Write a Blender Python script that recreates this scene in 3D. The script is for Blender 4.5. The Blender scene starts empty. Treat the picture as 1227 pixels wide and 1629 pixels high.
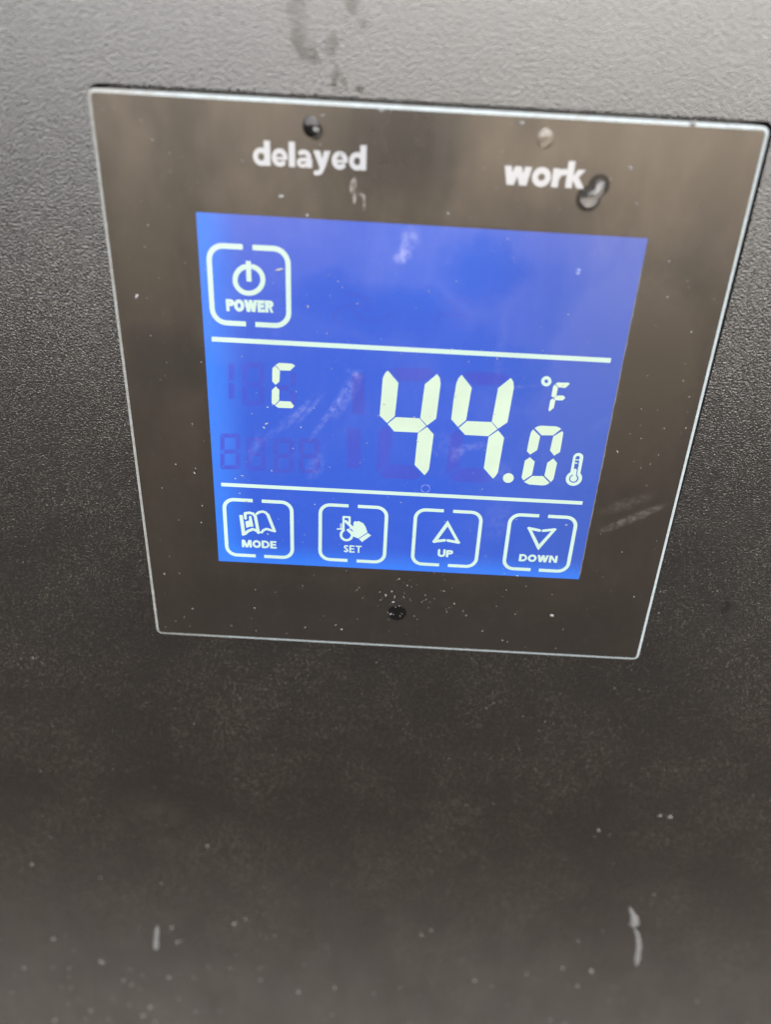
import bpy, bmesh, math, random, json
import numpy as np
from mathutils import Matrix, Vector

random.seed(7)
scn = bpy.context.scene
COL = scn.collection
H0 = 0.75                      # height of the panel centre above the ground, metres
MM = 0.001

# ------------------------------------------------------------------ camera
cam_d = bpy.data.cameras.new('camera')
cam = bpy.data.objects.new('camera', cam_d)
COL.objects.link(cam)
scn.camera = cam
Rcv = [[0.9985889135977571, 0.02785236290140576, 0.04521534607254041],
       [0.053046850895193357, -0.48319219245455997, -0.8739057939852891],
       [-0.0024926391143369354, 0.8750711691238398, -0.4839878466640271]]
right, down, fwd = (Vector(r) for r in Rcv)
M = Matrix((right, -down, -fwd)).transposed().to_4x4()
M.translation = Vector((-3.050 * MM, -128.958 * MM, 53.346 * MM + H0))
cam.matrix_world = M
cam_d.sensor_fit = 'HORIZONTAL'
cam_d.sensor_width = 36.0
cam_d.lens = 36.0 * 1250 / 1227
cam_d.clip_start = 0.005
cam_d.clip_end = 4000
cam_d.dof.use_dof = True
cam_d.dof.focus_distance = 0.145
cam_d.dof.aperture_fstop = 11.5

# ------------------------------------------------------------------ world, sun, exposure
SUN_EL, SUN_AZ = math.radians(44), math.radians(164)   # azimuth clockwise from +Y
world = bpy.data.worlds.new('World')
scn.world = world
world.use_nodes = True
wn, wl = world.node_tree.nodes, world.node_tree.links
wn.clear()
sky = wn.new('ShaderNodeTexSky')
sky.sky_type = 'NISHITA'
sky.sun_disc = False
sky.sun_elevation = SUN_EL
sky.sun_rotation = SUN_AZ
sky.air_density = 1.0
sky.dust_density = 3.0
sky.ozone_density = 1.0
bg = wn.new('ShaderNodeBackground')
bg.inputs['Strength'].default_value = 0.05
wo = wn.new('ShaderNodeOutputWorld')
wl.new(sky.outputs[0], bg.inputs[0])
wl.new(bg.outputs[0], wo.inputs[0])

sd = bpy.data.lights.new('sun', 'SUN')
sd.energy = 2.05
sd.angle = math.radians(118)      # bright thin overcast: the sun is spread over a large part of the sky
sd.color = (1.0, 0.97, 0.93)
sun = bpy.data.objects.new('sun', sd)
COL.objects.link(sun)
sdir = Vector((math.sin(SUN_AZ) * math.cos(SUN_EL), math.cos(SUN_AZ) * math.cos(SUN_EL), math.sin(SUN_EL)))
sun.rotation_euler = sdir.to_track_quat('Z', 'Y').to_euler()
sun.location = sdir * 5

vs = scn.view_settings
vs.view_transform = 'Standard'
vs.look = 'None'
vs.gamma = 1
EXPO = 3.8
vs.exposure = EXPO
LCD = 1.0 / 2 ** EXPO           # screen levels are set against the exposure

# ------------------------------------------------------------------ helpers
def link(o, parent=None):
    COL.objects.link(o)
    if parent is not None:
        o.parent = parent
    return o

def tag(o, label=None, cat=None, group=None, kind=None):
    for k, v in (('label', label), ('category', cat), ('group', group), ('kind', kind)):
        if v:
            o[k] = v
    return o

def thing(name, loc, label, cat, group=None):
    o = bpy.data.objects.new(name, None)
    o.empty_display_size = 0.01
    o.location = loc
    link(o)
    return tag(o, label, cat, group)

def mesh_obj(name, verts, faces, mat, parent=None, smooth=False):
    me = bpy.data.meshes.new(name)
    me.from_pydata([tuple(v) for v in verts], [], [tuple(f) for f in faces])
    me.update()
    if mat:
        me.materials.append(mat)
    if smooth:
        me.polygons.foreach_set('use_smooth', [True] * len(me.polygons))
    o = bpy.data.objects.new(name, me)
    link(o, parent)
    return o

def bm_obj(name, bm, mat, parent=None, smooth=False):
    me = bpy.data.meshes.new(name)
    bm.to_mesh(me)
    bm.free()
    mats = mat if isinstance(mat, (list, tuple)) else [mat]
    for m in mats:
        me.materials.append(m)
    if smooth:
        me.polygons.foreach_set('use_smooth', [True] * len(me.polygons))
    o = bpy.data.objects.new(name, me)
    link(o, parent)
    return o

def area2(p):
    return sum(p[i][0] * p[(i + 1) % len(p)][1] - p[(i + 1) % len(p)][0] * p[i][1] for i in range(len(p)))

def flat_poly(name, polys, y, mat, parent):
    """flat printed shapes (mm outlines, x right / z up) facing the viewer"""
    V, F = [], []
    for p in polys:
        if area2(p) < 0:
            p = p[::-1]
        F.append(range(len(V), len(V) + len(p)))
        V += [(a * MM, y * MM, b * MM) for a, b in p]
    return mesh_obj(name, V, F, mat, parent)

# ---- signed distance shapes -> flat meshes (marching squares)
def sd_poly(X, Z, pts):
    d = np.full(X.shape, 1e9)
    s = np.ones(X.shape)
    n = len(pts)
    for i in range(n):
        ax, az = pts[i]
        bx, bz = pts[i - 1]
        ex, ez = bx - ax, bz - az
        wx, wz = X - ax, Z - az
        L2 = ex * ex + ez * ez + 1e-12
        t = np.clip((wx * ex + wz * ez) / L2, 0, 1)
        d = np.minimum(d, (wx - ex * t) ** 2 + (wz - ez * t) ** 2)
        c1, c2, c3 = Z >= az, Z < bz, ex * wz > ez * wx
        s = np.where((c1 & c2 & c3) | (~c1 & ~c2 & ~c3), -s, s)
    return s * np.sqrt(d)

def sd_stroke(X, Z, pts, w, cap='r'):
    d = np.full(X.shape, 1e9)
    for (ax, az), (bx, bz) in zip(pts[:-1], pts[1:]):
        ex, ez = bx - ax, bz - az
        t = np.clip(((X - ax) * ex + (Z - az) * ez) / (ex * ex + ez * ez + 1e-12), 0, 1)
        d = np.minimum(d, np.hypot(X - ax - ex * t, Z - az - ez * t))
    d = d - w / 2
    if cap in ('f', 'f2') and len(pts) == 2:
        (ax, az), (bx, bz) = pts
        L = math.hypot(bx - ax, bz - az)
        ux, uz = (bx - ax) / L, (bz - az) / L
        d = np.maximum(d, np.maximum(-((X - ax) * ux + (Z - az) * uz), (X - bx) * ux + (Z - bz) * uz))
    return d

def sdf_field(X, Z, prims):
    d = np.full(X.shape, 1e9)
    for p in prims:
        if p[0] == 's':
            d = np.minimum(d, sd_stroke(X, Z, p[1], p[2], p[3]))
        elif p[0] == '-s':
            d = np.maximum(d, -sd_stroke(X, Z, p[1], p[2]))
        elif p[0] == 'p':
            d = np.minimum(d, sd_poly(X, Z, p[1]))
    return d

def bounds(prims):
    a = np.array([q for p in prims if p[0] in 'sp' for q in p[1]])
    w = max([p[2] for p in prims if p[0] == 's'] + [0]) / 2 + 0.15
    return a[:, 0].min() - w, a[:, 0].max() + w, a[:, 1].min() - w, a[:, 1].max() + w

def sdf_shape(name, prims, y, mat, parent, res=0.04):
    x0, x1, z0, z1 = bounds(prims)
    nx, nz = int((x1 - x0) / res) + 2, int((z1 - z0) / res) + 2
    xs, zs = x0 + res * np.arange(nx), z0 + res * np.arange(nz)
    X, Z = np.meshgrid(xs, zs, indexing='ij')
    d = sdf_field(X, Z, prims)
    ins = d < 0
    V, F, idx = [], [], {}
    def corner(i, j):
        k = (i, j)
        if k not in idx:
            idx[k] = len(V)
            V.append((xs[i] * MM, y * MM, zs[j] * MM))
        return idx[k]
    def cut(i, j, k, l):
        key = (i, j, k, l) if (i, j) < (k, l) else (k, l, i, j)
        if key not in idx:
            i, j, k, l = key
            t = d[i, j] / (d[i, j] - d[k, l])
            idx[key] = len(V)
            V.append(((xs[i] + (xs[k] - xs[i]) * t) * MM, y * MM, (zs[j] + (zs[l] - zs[j]) * t) * MM))
        return idx[key]
    cnt = ins[:-1, :-1].astype(int) + ins[1:, :-1] + ins[:-1, 1:] + ins[1:, 1:]
    for j in range(nz - 1):
        i = 0
        row = cnt[:, j]
        while i < nx - 1:
            if row[i] == 0:
                i += 1
            elif row[i] == 4:
                a = i
                while i < nx - 1 and row[i] == 4:
                    i += 1
                F.append((corner(a, j), corner(i, j), corner(i, j + 1), corner(a, j + 1)))
            else:
                ring = [(i, j), (i + 1, j), (i + 1, j + 1), (i, j + 1)]
                f = []
                for a in range(4):
                    p, q = ring[a], ring[(a + 1) % 4]
                    if ins[p]:
                        f.append(corner(*p))
                    if ins[p] != ins[q]:
                        f.append(cut(*p, *q))
                if len(f) > 2:
                    F.append(f)
                i += 1
    return mesh_obj(name, V, F, mat, parent)

# ---- lettering: every glyph drawn from strokes in units of cap / x height
def arc(cx, cz, rx, rz, a0, a1, n=20):
    return [(cx + rx * math.cos(math.radians(a0 + (a1 - a0) * i / n)),
             cz + rz * math.sin(math.radians(a0 + (a1 - a0) * i / n))) for i in range(n + 1)]

def glyph(ch, style, bold=0.0):
    """(width, prims) with baseline 0 and cap height (or x height for lower case) 1"""
    if style == 'lower':
        w = 0.37
        h = w / 2
        st = lambda x, z0, z1, ww=w: ('p', [(x - ww / 2, z0), (x + ww / 2, z0), (x + ww / 2, z1), (x - ww / 2, z1)])
        if ch == 'd':
            return 1.04, [('s', arc(0.50, 0.5, 0.34, 0.37, 0, 360, 32), 0.29, 'r'), st(0.855, 0, 1.42)]
        if ch == 'e':
            return 0.96, [('s', arc(0.49, 0.5, 0.335, 0.38, 0, 308, 30), 0.28, 'r'), ('s', [(0.18, 0.46), (0.90, 0.46)], 0.16, 'f')]
        if ch == 'l':
            return 0.40, [st(0.2, 0, 1.42)]
        if ch == 'a':
            return 0.94, [('s', arc(0.43, 0.64, 0.31, 0.235, 128, 0, 16) + [(0.74, 0.5), (0.745, 0.12)], 0.265, 'r'), st(0.765, 0, 0.5, 0.34),
                          ('s', arc(0.37, 0.275, 0.245, 0.18, 60, 330, 20), 0.215, 'r'), ('s', [(0.42, 0.50), (0.70, 0.50)], 0.14, 'f')]
        if ch == 'y':
            return 1.02, [('p', [(0.0, 1), (0.40, 1), (0.66, 0.12), (0.42, -0.05)]), ('p', [(0.64, 1), (1.02, 1), (0.69, 0.0), (0.40, 0.04)]),
                          ('s', [(0.55, 0.05), (0.46, -0.16), (0.34, -0.26), (0.15, -0.275)], 0.27, 'r')]
        if ch == 'w':
            return 1.50, [('p', [(0, 1), (0.38, 1), (0.58, 0.0), (0.20, 0.0)]), ('p', [(0.57, 1), (0.93, 1), (0.60, 0), (0.24, 0)]),
                          ('p', [(0.57, 1), (0.93, 1), (1.26, 0), (0.90, 0)]), ('p', [(1.12, 1), (1.50, 1), (1.30, 0), (0.92, 0)])]
        if ch == 'o':
            return 1.08, [('s', arc(0.54, 0.5, 0.36, 0.36, 0, 360, 36), 0.33, 'r')]
        if ch == 'r':
            return 0.74, [st(0.2, 0, 1.0), ('s', [(0.25, 0.45), (0.32, 0.66), (0.46, 0.80), (0.68, 0.83)], 0.32, 'f')]
        if ch == 'k':
            return 1.08, [st(0.2, 0, 1.42), ('p', [(0.60, 1), (1.02, 1), (0.62, 0.52), (0.34, 0.42), (0.36, 0.62)]),
                          ('p', [(0.42, 0.62), (0.68, 0.60), (1.08, 0), (0.66, 0), (0.36, 0.46)])]
    cond = style == 'helv'
    w = (0.27 if cond else 0.20) + bold
    h = w / 2
    st = lambda x, z0=0, z1=1: ('p', [(x - h, z0), (x + h, z0), (x + h, z1), (x - h, z1)])
    bar = lambda x0, x1, z, b=None: ('p', [(x0, z - (b or h * .85)), (x1, z - (b or h * .85)), (x1, z + (b or h * .85)), (x0, z + (b or h * .85))])
    hb = h * .85
    if ch in 'PR':
        pr = [st(h), ('s', [(h, 1 - hb), (0.46, 1 - hb)] + arc(0.46, 0.71, 0.215, 0.29 - hb, 90, -90, 12) + [(h, 0.42 + hb)], w * .9, 'r')]
        if ch == 'R':
            pr += [('p', [(0.36, 0.5), (0.58, 0.46), (0.80, 0), (0.52, 0)])]
            return 0.80, pr
        return 0.76, pr
    if ch == 'O':
        return 0.98, [('s', arc(0.49, 0.5, 0.49 - h, 0.5 - h + .015, 0, 360, 32), w, 'r')]
    if ch == 'W':
        g = w * .52
        P = [(0.13, 1), (0.37, 0), (0.62, 1), (0.87, 0), (1.11, 1)]
        return 1.24, [('p', [(a[0] - g, a[1]), (a[0] + g, a[1]), (b[0] + g, b[1]), (b[0] - g, b[1])]) for a, b in zip(P[:-1], P[1:])]
    if ch == 'E':
        return 0.72, [st(h), bar(0, 0.70, 1 - hb), bar(0, 0.66, 0.51), bar(0, 0.72, hb)]
    if ch == 'M':
        g = w * .5
        return 1.12, [st(h), st(1.12 - h), ('p', [(0.02, 1), (0.36, 1), (0.56 + g, 0), (0.56 - g, 0)]), ('p', [(0.76, 1), (1.10, 1), (0.56 + g, 0), (0.56 - g, 0)])]
    if ch == 'D':
        return 0.90, [st(h), ('s', [(h, 1 - hb), (0.42, 1 - hb)] + arc(0.42, 0.5, 0.35, 0.5 - hb, 90, -90, 18) + [(h, hb)], w * .9, 'r')]
    if ch == 'S':
        return 0.66, [('s', arc(0.35, 0.74, 0.22, 0.165, 40, 250, 16) + arc(0.32, 0.255, 0.22, 0.165, 70, -140, 16), w, 'r')]
    if ch == 'T':
        return 0.80, [st(0.40), bar(0, 0.80, 1 - hb)]
    if ch == 'U':
        return 0.88, [('s', [(h, 0.99 - h * .2), (h, 0.38)] + arc(0.44, 0.38, 0.44 - h, 0.38 - h, 180, 360, 16) + [(0.88 - h, 0.99 - h * .2)], w, 'r')]
    if ch == 'N':
        return 0.92, [st(h), st(0.92 - h), ('p', [(0.0, 1), (w * 1.05, 1), (0.92, 0), (0.92 - w * 1.05, 0)])]
    raise KeyError(ch)

def lettering(rec, y, mat, parent, gap=0.07, bold=0.0):
    _, txt, b0, b1, hh, style = rec
    u = Vector((b1[0] - b0[0], b1[1] - b0[1]))
    L = u.length
    u /= L
    hgt = abs(hh[0][1] - hh[1][1])
    v = Vector((-u.y, u.x))
    total = sum(glyph(c, style, bold)[0] for c in txt) + gap * (len(txt) - 1)
    sx = L / total
    x, prims = 0.0, []
    for c in txt:
        gw, pr = glyph(c, style, bold)
        for p in pr:
            pts = [(b0[0] + u.x * (x + a) * sx + v.x * b * hgt, b0[1] + u.y * (x + a) * sx + v.y * b * hgt) for a, b in p[1]]
            prims.append((p[0], pts) if p[0] == 'p' else (p[0], pts, p[2] * (sx + hgt) / 2, p[3]))
        x += gw + gap
    return sdf_shape('lettering', prims, y, mat, parent, 0.035 if hgt < 2.2 else 0.05)

# ------------------------------------------------------------------ materials
def new_mat(name):
    m = bpy.data.materials.new(name)
    m.use_nodes = True
    nt = m.node_tree
    nt.nodes.clear()
    return m, nt

class NB:
    """tiny node builder"""
    def __init__(self, nt):
        self.nt = nt
    def n(self, t, **kw):
        nd = self.nt.nodes.new(t)
        for k, v in kw.items():
            setattr(nd, k, v)
        return nd
    def put(self, sock, v):
        if isinstance(v, bpy.types.NodeSocket):
            self.nt.links.new(v, sock)
        else:
            sock.default_value = v
    def m(self, op, a, b=None, c=None, clamp=False):
        nd = self.n('ShaderNodeMath', operation=op, use_clamp=clamp)
        self.put(nd.inputs[0], a)
        if b is not None:
            self.put(nd.inputs[1], b)
        if c is not None:
            self.put(nd.inputs[2], c)
        return nd.outputs[0]
    def noise(self, vec, scale, detail=3.0, rough=0.5, dist=0.0):
        nd = self.n('ShaderNodeTexNoise')
        self.put(nd.inputs['Vector'], vec)
        nd.inputs['Scale'].default_value = scale
        nd.inputs['Detail'].default_value = detail
        nd.inputs['Roughness'].default_value = rough
        nd.inputs['Distortion'].default_value = dist
        return nd.outputs[0]
    def ramp(self, v, a, b):
        nd = self.n('ShaderNodeMapRange', interpolation_type='SMOOTHSTEP')
        self.put(nd.inputs[0], v)
        nd.inputs[1].default_value = a
        nd.inputs[2].default_value = b
        return nd.outputs[0]
    def mix(self, f, a, b):
        nd = self.n('ShaderNodeMix', data_type='RGBA')
        self.put(nd.inputs[0], f)
        self.put(nd.inputs[6], a)
        self.put(nd.inputs[7], b)
        return nd.outputs[2]
    def coords(self):
        """panel coordinates in millimetres: vector, x, z"""
        g = self.n('ShaderNodeNewGeometry')
        s = self.n('ShaderNodeVectorMath', operation='MULTIPLY_ADD')
        self.put(s.inputs[0], g.outputs['Position'])
        s.inputs[1].default_value = (1000, 1000, 1000)
        s.inputs[2].default_value = (0, 0, -H0 * 1000)
        x = self.n('ShaderNodeSeparateXYZ')
        self.put(x.inputs[0], s.outputs[0])
        return s.outputs[0], x.outputs[0], x.outputs[2]
    def blob(self, x, z, cx, cz, rx, rz, ang=0.0):
        """soft ellipse, 1 in the middle, 0 at its rim"""
        ca, sa = math.cos(math.radians(ang)), math.sin(math.radians(ang))
        dx, dz = self.m('SUBTRACT', x, cx), self.m('SUBTRACT', z, cz)
        u = self.m('ADD', self.m('MULTIPLY', dx, ca / rx), self.m('MULTIPLY', dz, sa / rx))
        v = self.m('ADD', self.m('MULTIPLY', dx, -sa / rz), self.m('MULTIPLY', dz, ca / rz))
        r2 = self.m('ADD', self.m('MULTIPLY', u, u), self.m('MULTIPLY', v, v))
        return self.ramp(r2, 1.0, 0.0)
    def stretch(self, vec, s, ang=0.0):
        mp = self.n('ShaderNodeMapping')
        self.put(mp.inputs['Vector'], vec)
        mp.inputs['Rotation'].default_value = (0, math.radians(ang), 0)
        mp.inputs['Scale'].default_value = s
        return mp.outputs[0]

def grime_reflection_group():
    """smudges, wipe marks and dried water on the glass, as the amount of pale film, plus painted reflection patches"""
    nt = bpy.data.node_groups.new('glass_grime_reflections', 'ShaderNodeTree')
    nt.interface.new_socket('Film', in_out='OUTPUT', socket_type='NodeSocketFloat')
    B = NB(nt)
    out = B.n('NodeGroupOutput')
    vec, x, z = B.coords()
    big = B.ramp(B.noise(vec, 0.06, 3, .6), .35, .75)
    mid = B.ramp(B.noise(vec, 0.35, 4, .65), .45, .75)
    film = B.m('ADD', 0.0006, B.m('MULTIPLY', big, 0.0012))
    film = B.m('ADD', film, B.m('MULTIPLY', mid, 0.0012))
    # faint slanting flecks
    fl = B.ramp(B.noise(B.stretch(vec, (0.9, 1, 2.6), 28), 1.0, 2, .5), .68, .80)
    film = B.m('ADD', film, B.m('MULTIPLY', fl, 0.008))
    fine = B.noise(vec, 2.2, 4, .7)
    soft = B.noise(vec, .9, 5, .62)
    finer = B.m('ADD', B.m('MULTIPLY', B.ramp(soft, .30, .75), .75), B.m('MULTIPLY', B.ramp(fine, .55, .75), .35))
    def add(cx, cz, rx, rz, ang, amt, tex=finer):
        nonlocal film
        t = B.m('MULTIPLY', B.blob(x, z, cx, cz, rx, rz, ang), tex)
        film = B.m('ADD', film, B.m('MULTIPLY', t, amt * .14))
    # smudge on the screen top
    add(-2.2, 30.4, 1.5, 3.4, -16, .55)
    add(-2.9, 28.4, 1.9, 1.3, 20, .75)
    add(-1.6, 31.5, 2.4, 2.2, 0, .22)
    # wipe marks beside the small letter
    add(-19.6, 1.0, 0.75, 5.0, -38, .36)
    add(-17.7, 1.6, 0.6, 4.6, -38, .30)
    add(-14.6, 0.6, 0.8, 7.5, -33, .30)
    add(-23.6, -2.5, 0.9, 8.0, -46, .16)
    add(-27.6, -6.0, 1.0, 4.0, -20, .16)
    add(-11.4, 4.6, 1.8, 6.2, -28, .34)
    add(-10.0, 8.8, 2.0, 0.7, -25, .42)
    add(-16.5, -9.0, 2.0, 4.0, -25, .20)
    # smears over the digits
    add(12.0, -3.6, 5.5, 1.0, 12, .26)
    add(9.0, -5.2, 1.2, 2.6, -35, .26)
    add(17.0, -8.5, 2.8, 2.2, 30, .20)
    add(17.6, 7.8, 6.0, 0.4, 8, .20)
    add(6.0, -3.5, 3.0, 3.2, 10, .12)
    add(14.5, 14.5, 1.1, 9.0, 0, .10)
    add(18.0, -18.5, 3.5, 5.5, 0, .12)
    # wipe mark on the dark border, right
    add(42.6, -16.6, 8.0, 1.15, 30, .34)
    add(41.0, -13.6, 6.5, 1.6, 25, .13)
    add(33.6, 2.0, 4.2, 1.0, 40, .09)
    # run marks from the top edge
    add(2.1, 44.5, 1.5, 9.5, 0, .035, 1.0)
    add(-6.6, 47.0, 1.7, 6.0, 0, .02, 1.0)
    add(-10.9, 38.6, .62, 1.5, -12, 1.9)
    add(-10.7, 36.9, .34, 1.3, 0, 1.7)
    add(-9.6, 37.3, .80, .35, -20, 1.7)
    add(-9.2, 36.2, .34, 1.5, 4, 1.4)
    add(27.6, 33.5, .5, 6.0, 18, .04, 1.0)
    add(38.0, 30.0, 13.0, 14.0, 0, .06)
    # dried ring under the digits
    dx, dz = B.m('SUBTRACT', x, 3.72), B.m('SUBTRACT', z, -12.6)
    r = B.m('SQRT', B.m('ADD', B.m('MULTIPLY', dx, dx), B.m('MULTIPLY', dz, dz)))
    ring = B.ramp(B.m('ABSOLUTE', B.m('SUBTRACT', r, 0.78)), .17, .03)
    film = B.m('ADD', film, B.m('MULTIPLY', B.m('MULTIPLY', ring, B.ramp(fine, .35, .7)), .12))
    # under the water drops the film is wetted away
    wetted = None
    for (cx, cz, rx, rz, an) in ((25.05, 38.45, 2.2, 2.2, 0), (26.35, 40.35, 1.9, 1.9, 0), (-16.7, 45.8, 1.3, 1.4, 0)):
        b = B.blob(x, z, cx, cz, rx, rz, an)
        wetted = b if wetted is None else B.m('MAXIMUM', wetted, b)
    dry = B.m('SUBTRACT', 1.0, B.m('MULTIPLY', B.ramp(wetted, 0.0, .4), .52))
    film = B.m('MULTIPLY', film, dry)
    nt.interface.new_socket('Dry', in_out='OUTPUT', socket_type='NodeSocketFloat')
    nt.links.new(B.m('MINIMUM', film, 0.85), out.inputs['Film'])
    # greasy haze over the glass; its patches are painted-in reflections, bright and dim
    nt.interface.new_socket('Grease', in_out='OUTPUT', socket_type='NodeSocketFloat')
    wob = B.n('ShaderNodeVectorMath', operation='MULTIPLY_ADD')
    nz = B.n('ShaderNodeTexNoise')
    nz.inputs['Scale'].default_value = .06
    nz.inputs['Detail'].default_value = 4
    B.put(nz.inputs['Vector'], vec)
    B.put(wob.inputs[0], nz.outputs['Color'])
    wob.inputs[1].default_value = (16, 0, 16)
    B.put(wob.inputs[2], vec)
    wx = B.n('ShaderNodeSeparateXYZ')
    B.put(wx.inputs[0], wob.outputs[0])
    X2, Z2 = B.m('SUBTRACT', wx.outputs[0], 8), B.m('SUBTRACT', wx.outputs[2], 8)
    gz = B.m('ADD', .45, B.m('MULTIPLY', B.ramp(B.noise(B.stretch(vec, (1, 1, .5)), 0.06, 4, .55), .35, .66), .40))
    dark_refl = None  # haze thinned in patches to paint the dark reflections
    for (bx, bz, brx, brz, ba, am) in ((-7, 45, 17, 15, 0, .55), (9, 27, 9, 7, 0, .8), (-5, 20, 20, 7, -14, .80), (14, 12, 16, 7, -20, .65), (-13, 8, 14, 8, 10, .5),
                                       (4, -6, 16, 9, 0, .45), (-40, 8, 12, 9, 0, .5), (24, -24, 14, 8, 0, .3), (-28, -22, 12, 10, 0, .5), (0, -47, 75, 20, 0, .78), (-6, -12, 26, 12, 0, .75), (-14, -24, 30, 10, 0, .7), (-22, 3, 14, 12, 0, .5)):
        b = B.m('MULTIPLY', B.blob(X2, Z2, bx, bz, brx, brz, ba), am)
        dark_refl = b if dark_refl is None else B.m('MAXIMUM', dark_refl, b)
    gz = B.m('MULTIPLY', gz, B.m('SUBTRACT', 1.0, dark_refl))
    gz = B.m('ADD', gz, B.m('MULTIPLY', mid, .05))
    gz = B.m('ADD', gz, B.m('MULTIPLY', B.blob(X2, Z2, 35, 8, 16, 22, 12), .65))  # from here, haze added to paint the bright reflection patches
    gz = B.m('ADD', gz, B.m('MULTIPLY', B.blob(X2, Z2, 36, 42, 24, 20, 0), .30))
    gz = B.m('ADD', gz, B.m('MULTIPLY', B.blob(X2, Z2, -24, 32, 14, 8, -20), .22))
    gz = B.m('MULTIPLY', gz, dry)
    nt.links.new(B.m('MINIMUM', gz, 1.0), out.inputs['Grease'])
    nt.links.new(dry, out.inputs['Dry'])
    return nt

GRIME_REFL = grime_reflection_group()

def glossy_panel_mat(name, base, emission=None, strength=0.0, bleed=False, rough=0.04):
    m, nt = new_mat(name)
    B = NB(nt)
    pb = B.n('ShaderNodeBsdfPrincipled')
    pb.inputs['Base Color'].default_value = (*base, 1)
    pb.inputs['Roughness'].default_value = rough
    pb.inputs['IOR'].default_value = 1.52
    if emission:
        pb.inputs['Emission Strength'].default_value = strength
        if bleed:            # the backlight sits along the left and lower edges of the display
            vec, x, z = B.coords()
            e1 = B.m('MULTIPLY', B.ramp(x, -27.5, -35.6), B.m('ADD', 0.55, B.m('MULTIPLY', B.noise(vec, .05, 1), .9)))
            e2 = B.m('MULTIPLY', B.ramp(z, -25.5, -31.2), .85)
            e3 = B.m('MULTIPLY', B.blob(x, z, 2.0, 30.0, 16, 12), .12)
            e = B.m('MINIMUM', B.m('ADD', B.m('ADD', e1, e2), e3), 1.0)
            side = B.ramp(x, 4.0, 36.0)      # this kind of display loses level towards one side
            body_c = B.mix(side, (*emission, 1), (.018, .098, .56, 1))
            B.put(pb.inputs['Emission Color'], B.mix(e, body_c, (0.014, 0.22, 1.0, 1)))
        else:
            pb.inputs['Emission Color'].default_value = (*emission, 1)
            vec, x, z = B.coords()
            lv = B.m('ADD', .84, B.m('MULTIPLY', B.noise(vec, .09, 3, .6), .26))
            lv = B.m('ADD', lv, B.m('MULTIPLY', B.ramp(x, -24, -34), .10))
            B.put(pb.inputs['Emission Strength'], B.m('MULTIPLY', lv, strength))
    gr = B.n('ShaderNodeGroup')
    gr.node_tree = GRIME_REFL
    p2 = B.n('ShaderNodeBsdfPrincipled')
    for k in ('Base Color', 'IOR', 'Emission Color', 'Emission Strength'):
        p2.inputs[k].default_value = pb.inputs[k].default_value
    for l in list(nt.links):
        if l.to_node == pb and l.to_socket.name in ('Emission Color', 'Emission Strength'):
            nt.links.new(l.from_socket, p2.inputs[l.to_socket.name])
    p2.inputs['Roughness'].default_value = .32
    p2.inputs['Specular Tint'].default_value = (1.0, .85, .68, 1)
    m0 = B.n('ShaderNodeMixShader')
    B.put(m0.inputs[0], gr.outputs['Grease'])
    # under water the glass is nearly index matched and mirrors much less
    spec = B.m('MULTIPLY', gr.outputs['Dry'], .5)
    B.put(pb.inputs['Specular IOR Level'], spec)
    B.put(p2.inputs['Specular IOR Level'], spec)
    B.put(m0.inputs[1], pb.outputs[0])
    B.put(m0.inputs[2], p2.outputs[0])
    df = B.n('ShaderNodeBsdfDiffuse')
    df.inputs[0].default_value = (.42, .40, .38, 1)
    mx = B.n('ShaderNodeMixShader')
    B.put(mx.inputs[0], gr.outputs['Film'])
    B.put(mx.inputs[1], m0.outputs[0])
    B.put(mx.inputs[2], df.outputs[0])
    o = B.n('ShaderNodeOutputMaterial')
    B.put(o.inputs[0], mx.outputs[0])
    return m

M_GLASS = glossy_panel_mat('dark_printed_glass', (0.002, 0.0018, 0.0016))
M_LCD = glossy_panel_mat('blue_backlit_lcd', (0.0008, 0.001, 0.002), (0.012, 0.100, 0.69), LCD, True)
M_LIT = glossy_panel_mat('lit_segment', (0.002, 0.002, 0.002), (0.80, 1.0, 0.78), LCD * .92)
M_LITW = glossy_panel_mat('lit_icon', (0.002, 0.002, 0.002), (0.76, 1.0, 0.88), LCD * .92)
M_GHOST = glossy_panel_mat('unlit_segment', (0.0012, 0.0008, 0.002), (0.029, 0.080, 0.635), LCD)
M_FAINT = glossy_panel_mat('unlit_icon', (0.0012, 0.0008, 0.002), (0.018, 0.092, 0.665), LCD)
M_WHITE = glossy_panel_mat('white_print', (0.080, 0.085, 0.092))

def simple(name, base, rough=.5, ior=1.5, metal=0.0):
    m, nt = new_mat(name)
    B = NB(nt)
    pb = B.n('ShaderNodeBsdfPrincipled')
    pb.inputs['Base Color'].default_value = (*base, 1)
    pb.inputs['Roughness'].default_value = rough
    pb.inputs['IOR'].default_value = ior
    pb.inputs['Metallic'].default_value = metal
    o = B.n('ShaderNodeOutputMaterial')
    B.put(o.inputs[0], pb.outputs[0])
    return m, B, pb

def edge_mat():
    m, B, pb = simple('ground_glass_edge', (.05, .055, .06), .6)
    pb.inputs['Specular IOR Level'].default_value = .2
    vec, x, z = B.coords()
    n = B.m('ADD', B.m('MULTIPLY', B.ramp(B.noise(vec, .8, 4, .7), .3, .75), .5), B.m('MULTIPLY', B.ramp(x, -52, -30), .5))
    B.put(pb.inputs['Base Color'], B.mix(n, (.046, .044, .038, 1), (.082, .099, .108, 1)))
    return m
M_EDGE = edge_mat()
M_DUST, _, _ = simple('pale_dust', (.046, .047, .049), .9)
M_DIRT, _, _ = simple('pale_dirt', (.018, .0175, .017), .8)
M_SCALE, _, _ = simple('dried_mineral', (.020, .020, .020), .8)
M_LENS, _, _ = simple('black_lens', (.001, .001, .001), .10, 1.25)
M_SEAL, _, _ = simple('seal_edge', (.010, .009, .006), .6)
M_GAP, _, _ = simple('black_plastic', (.006, .006, .006), .6)

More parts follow.
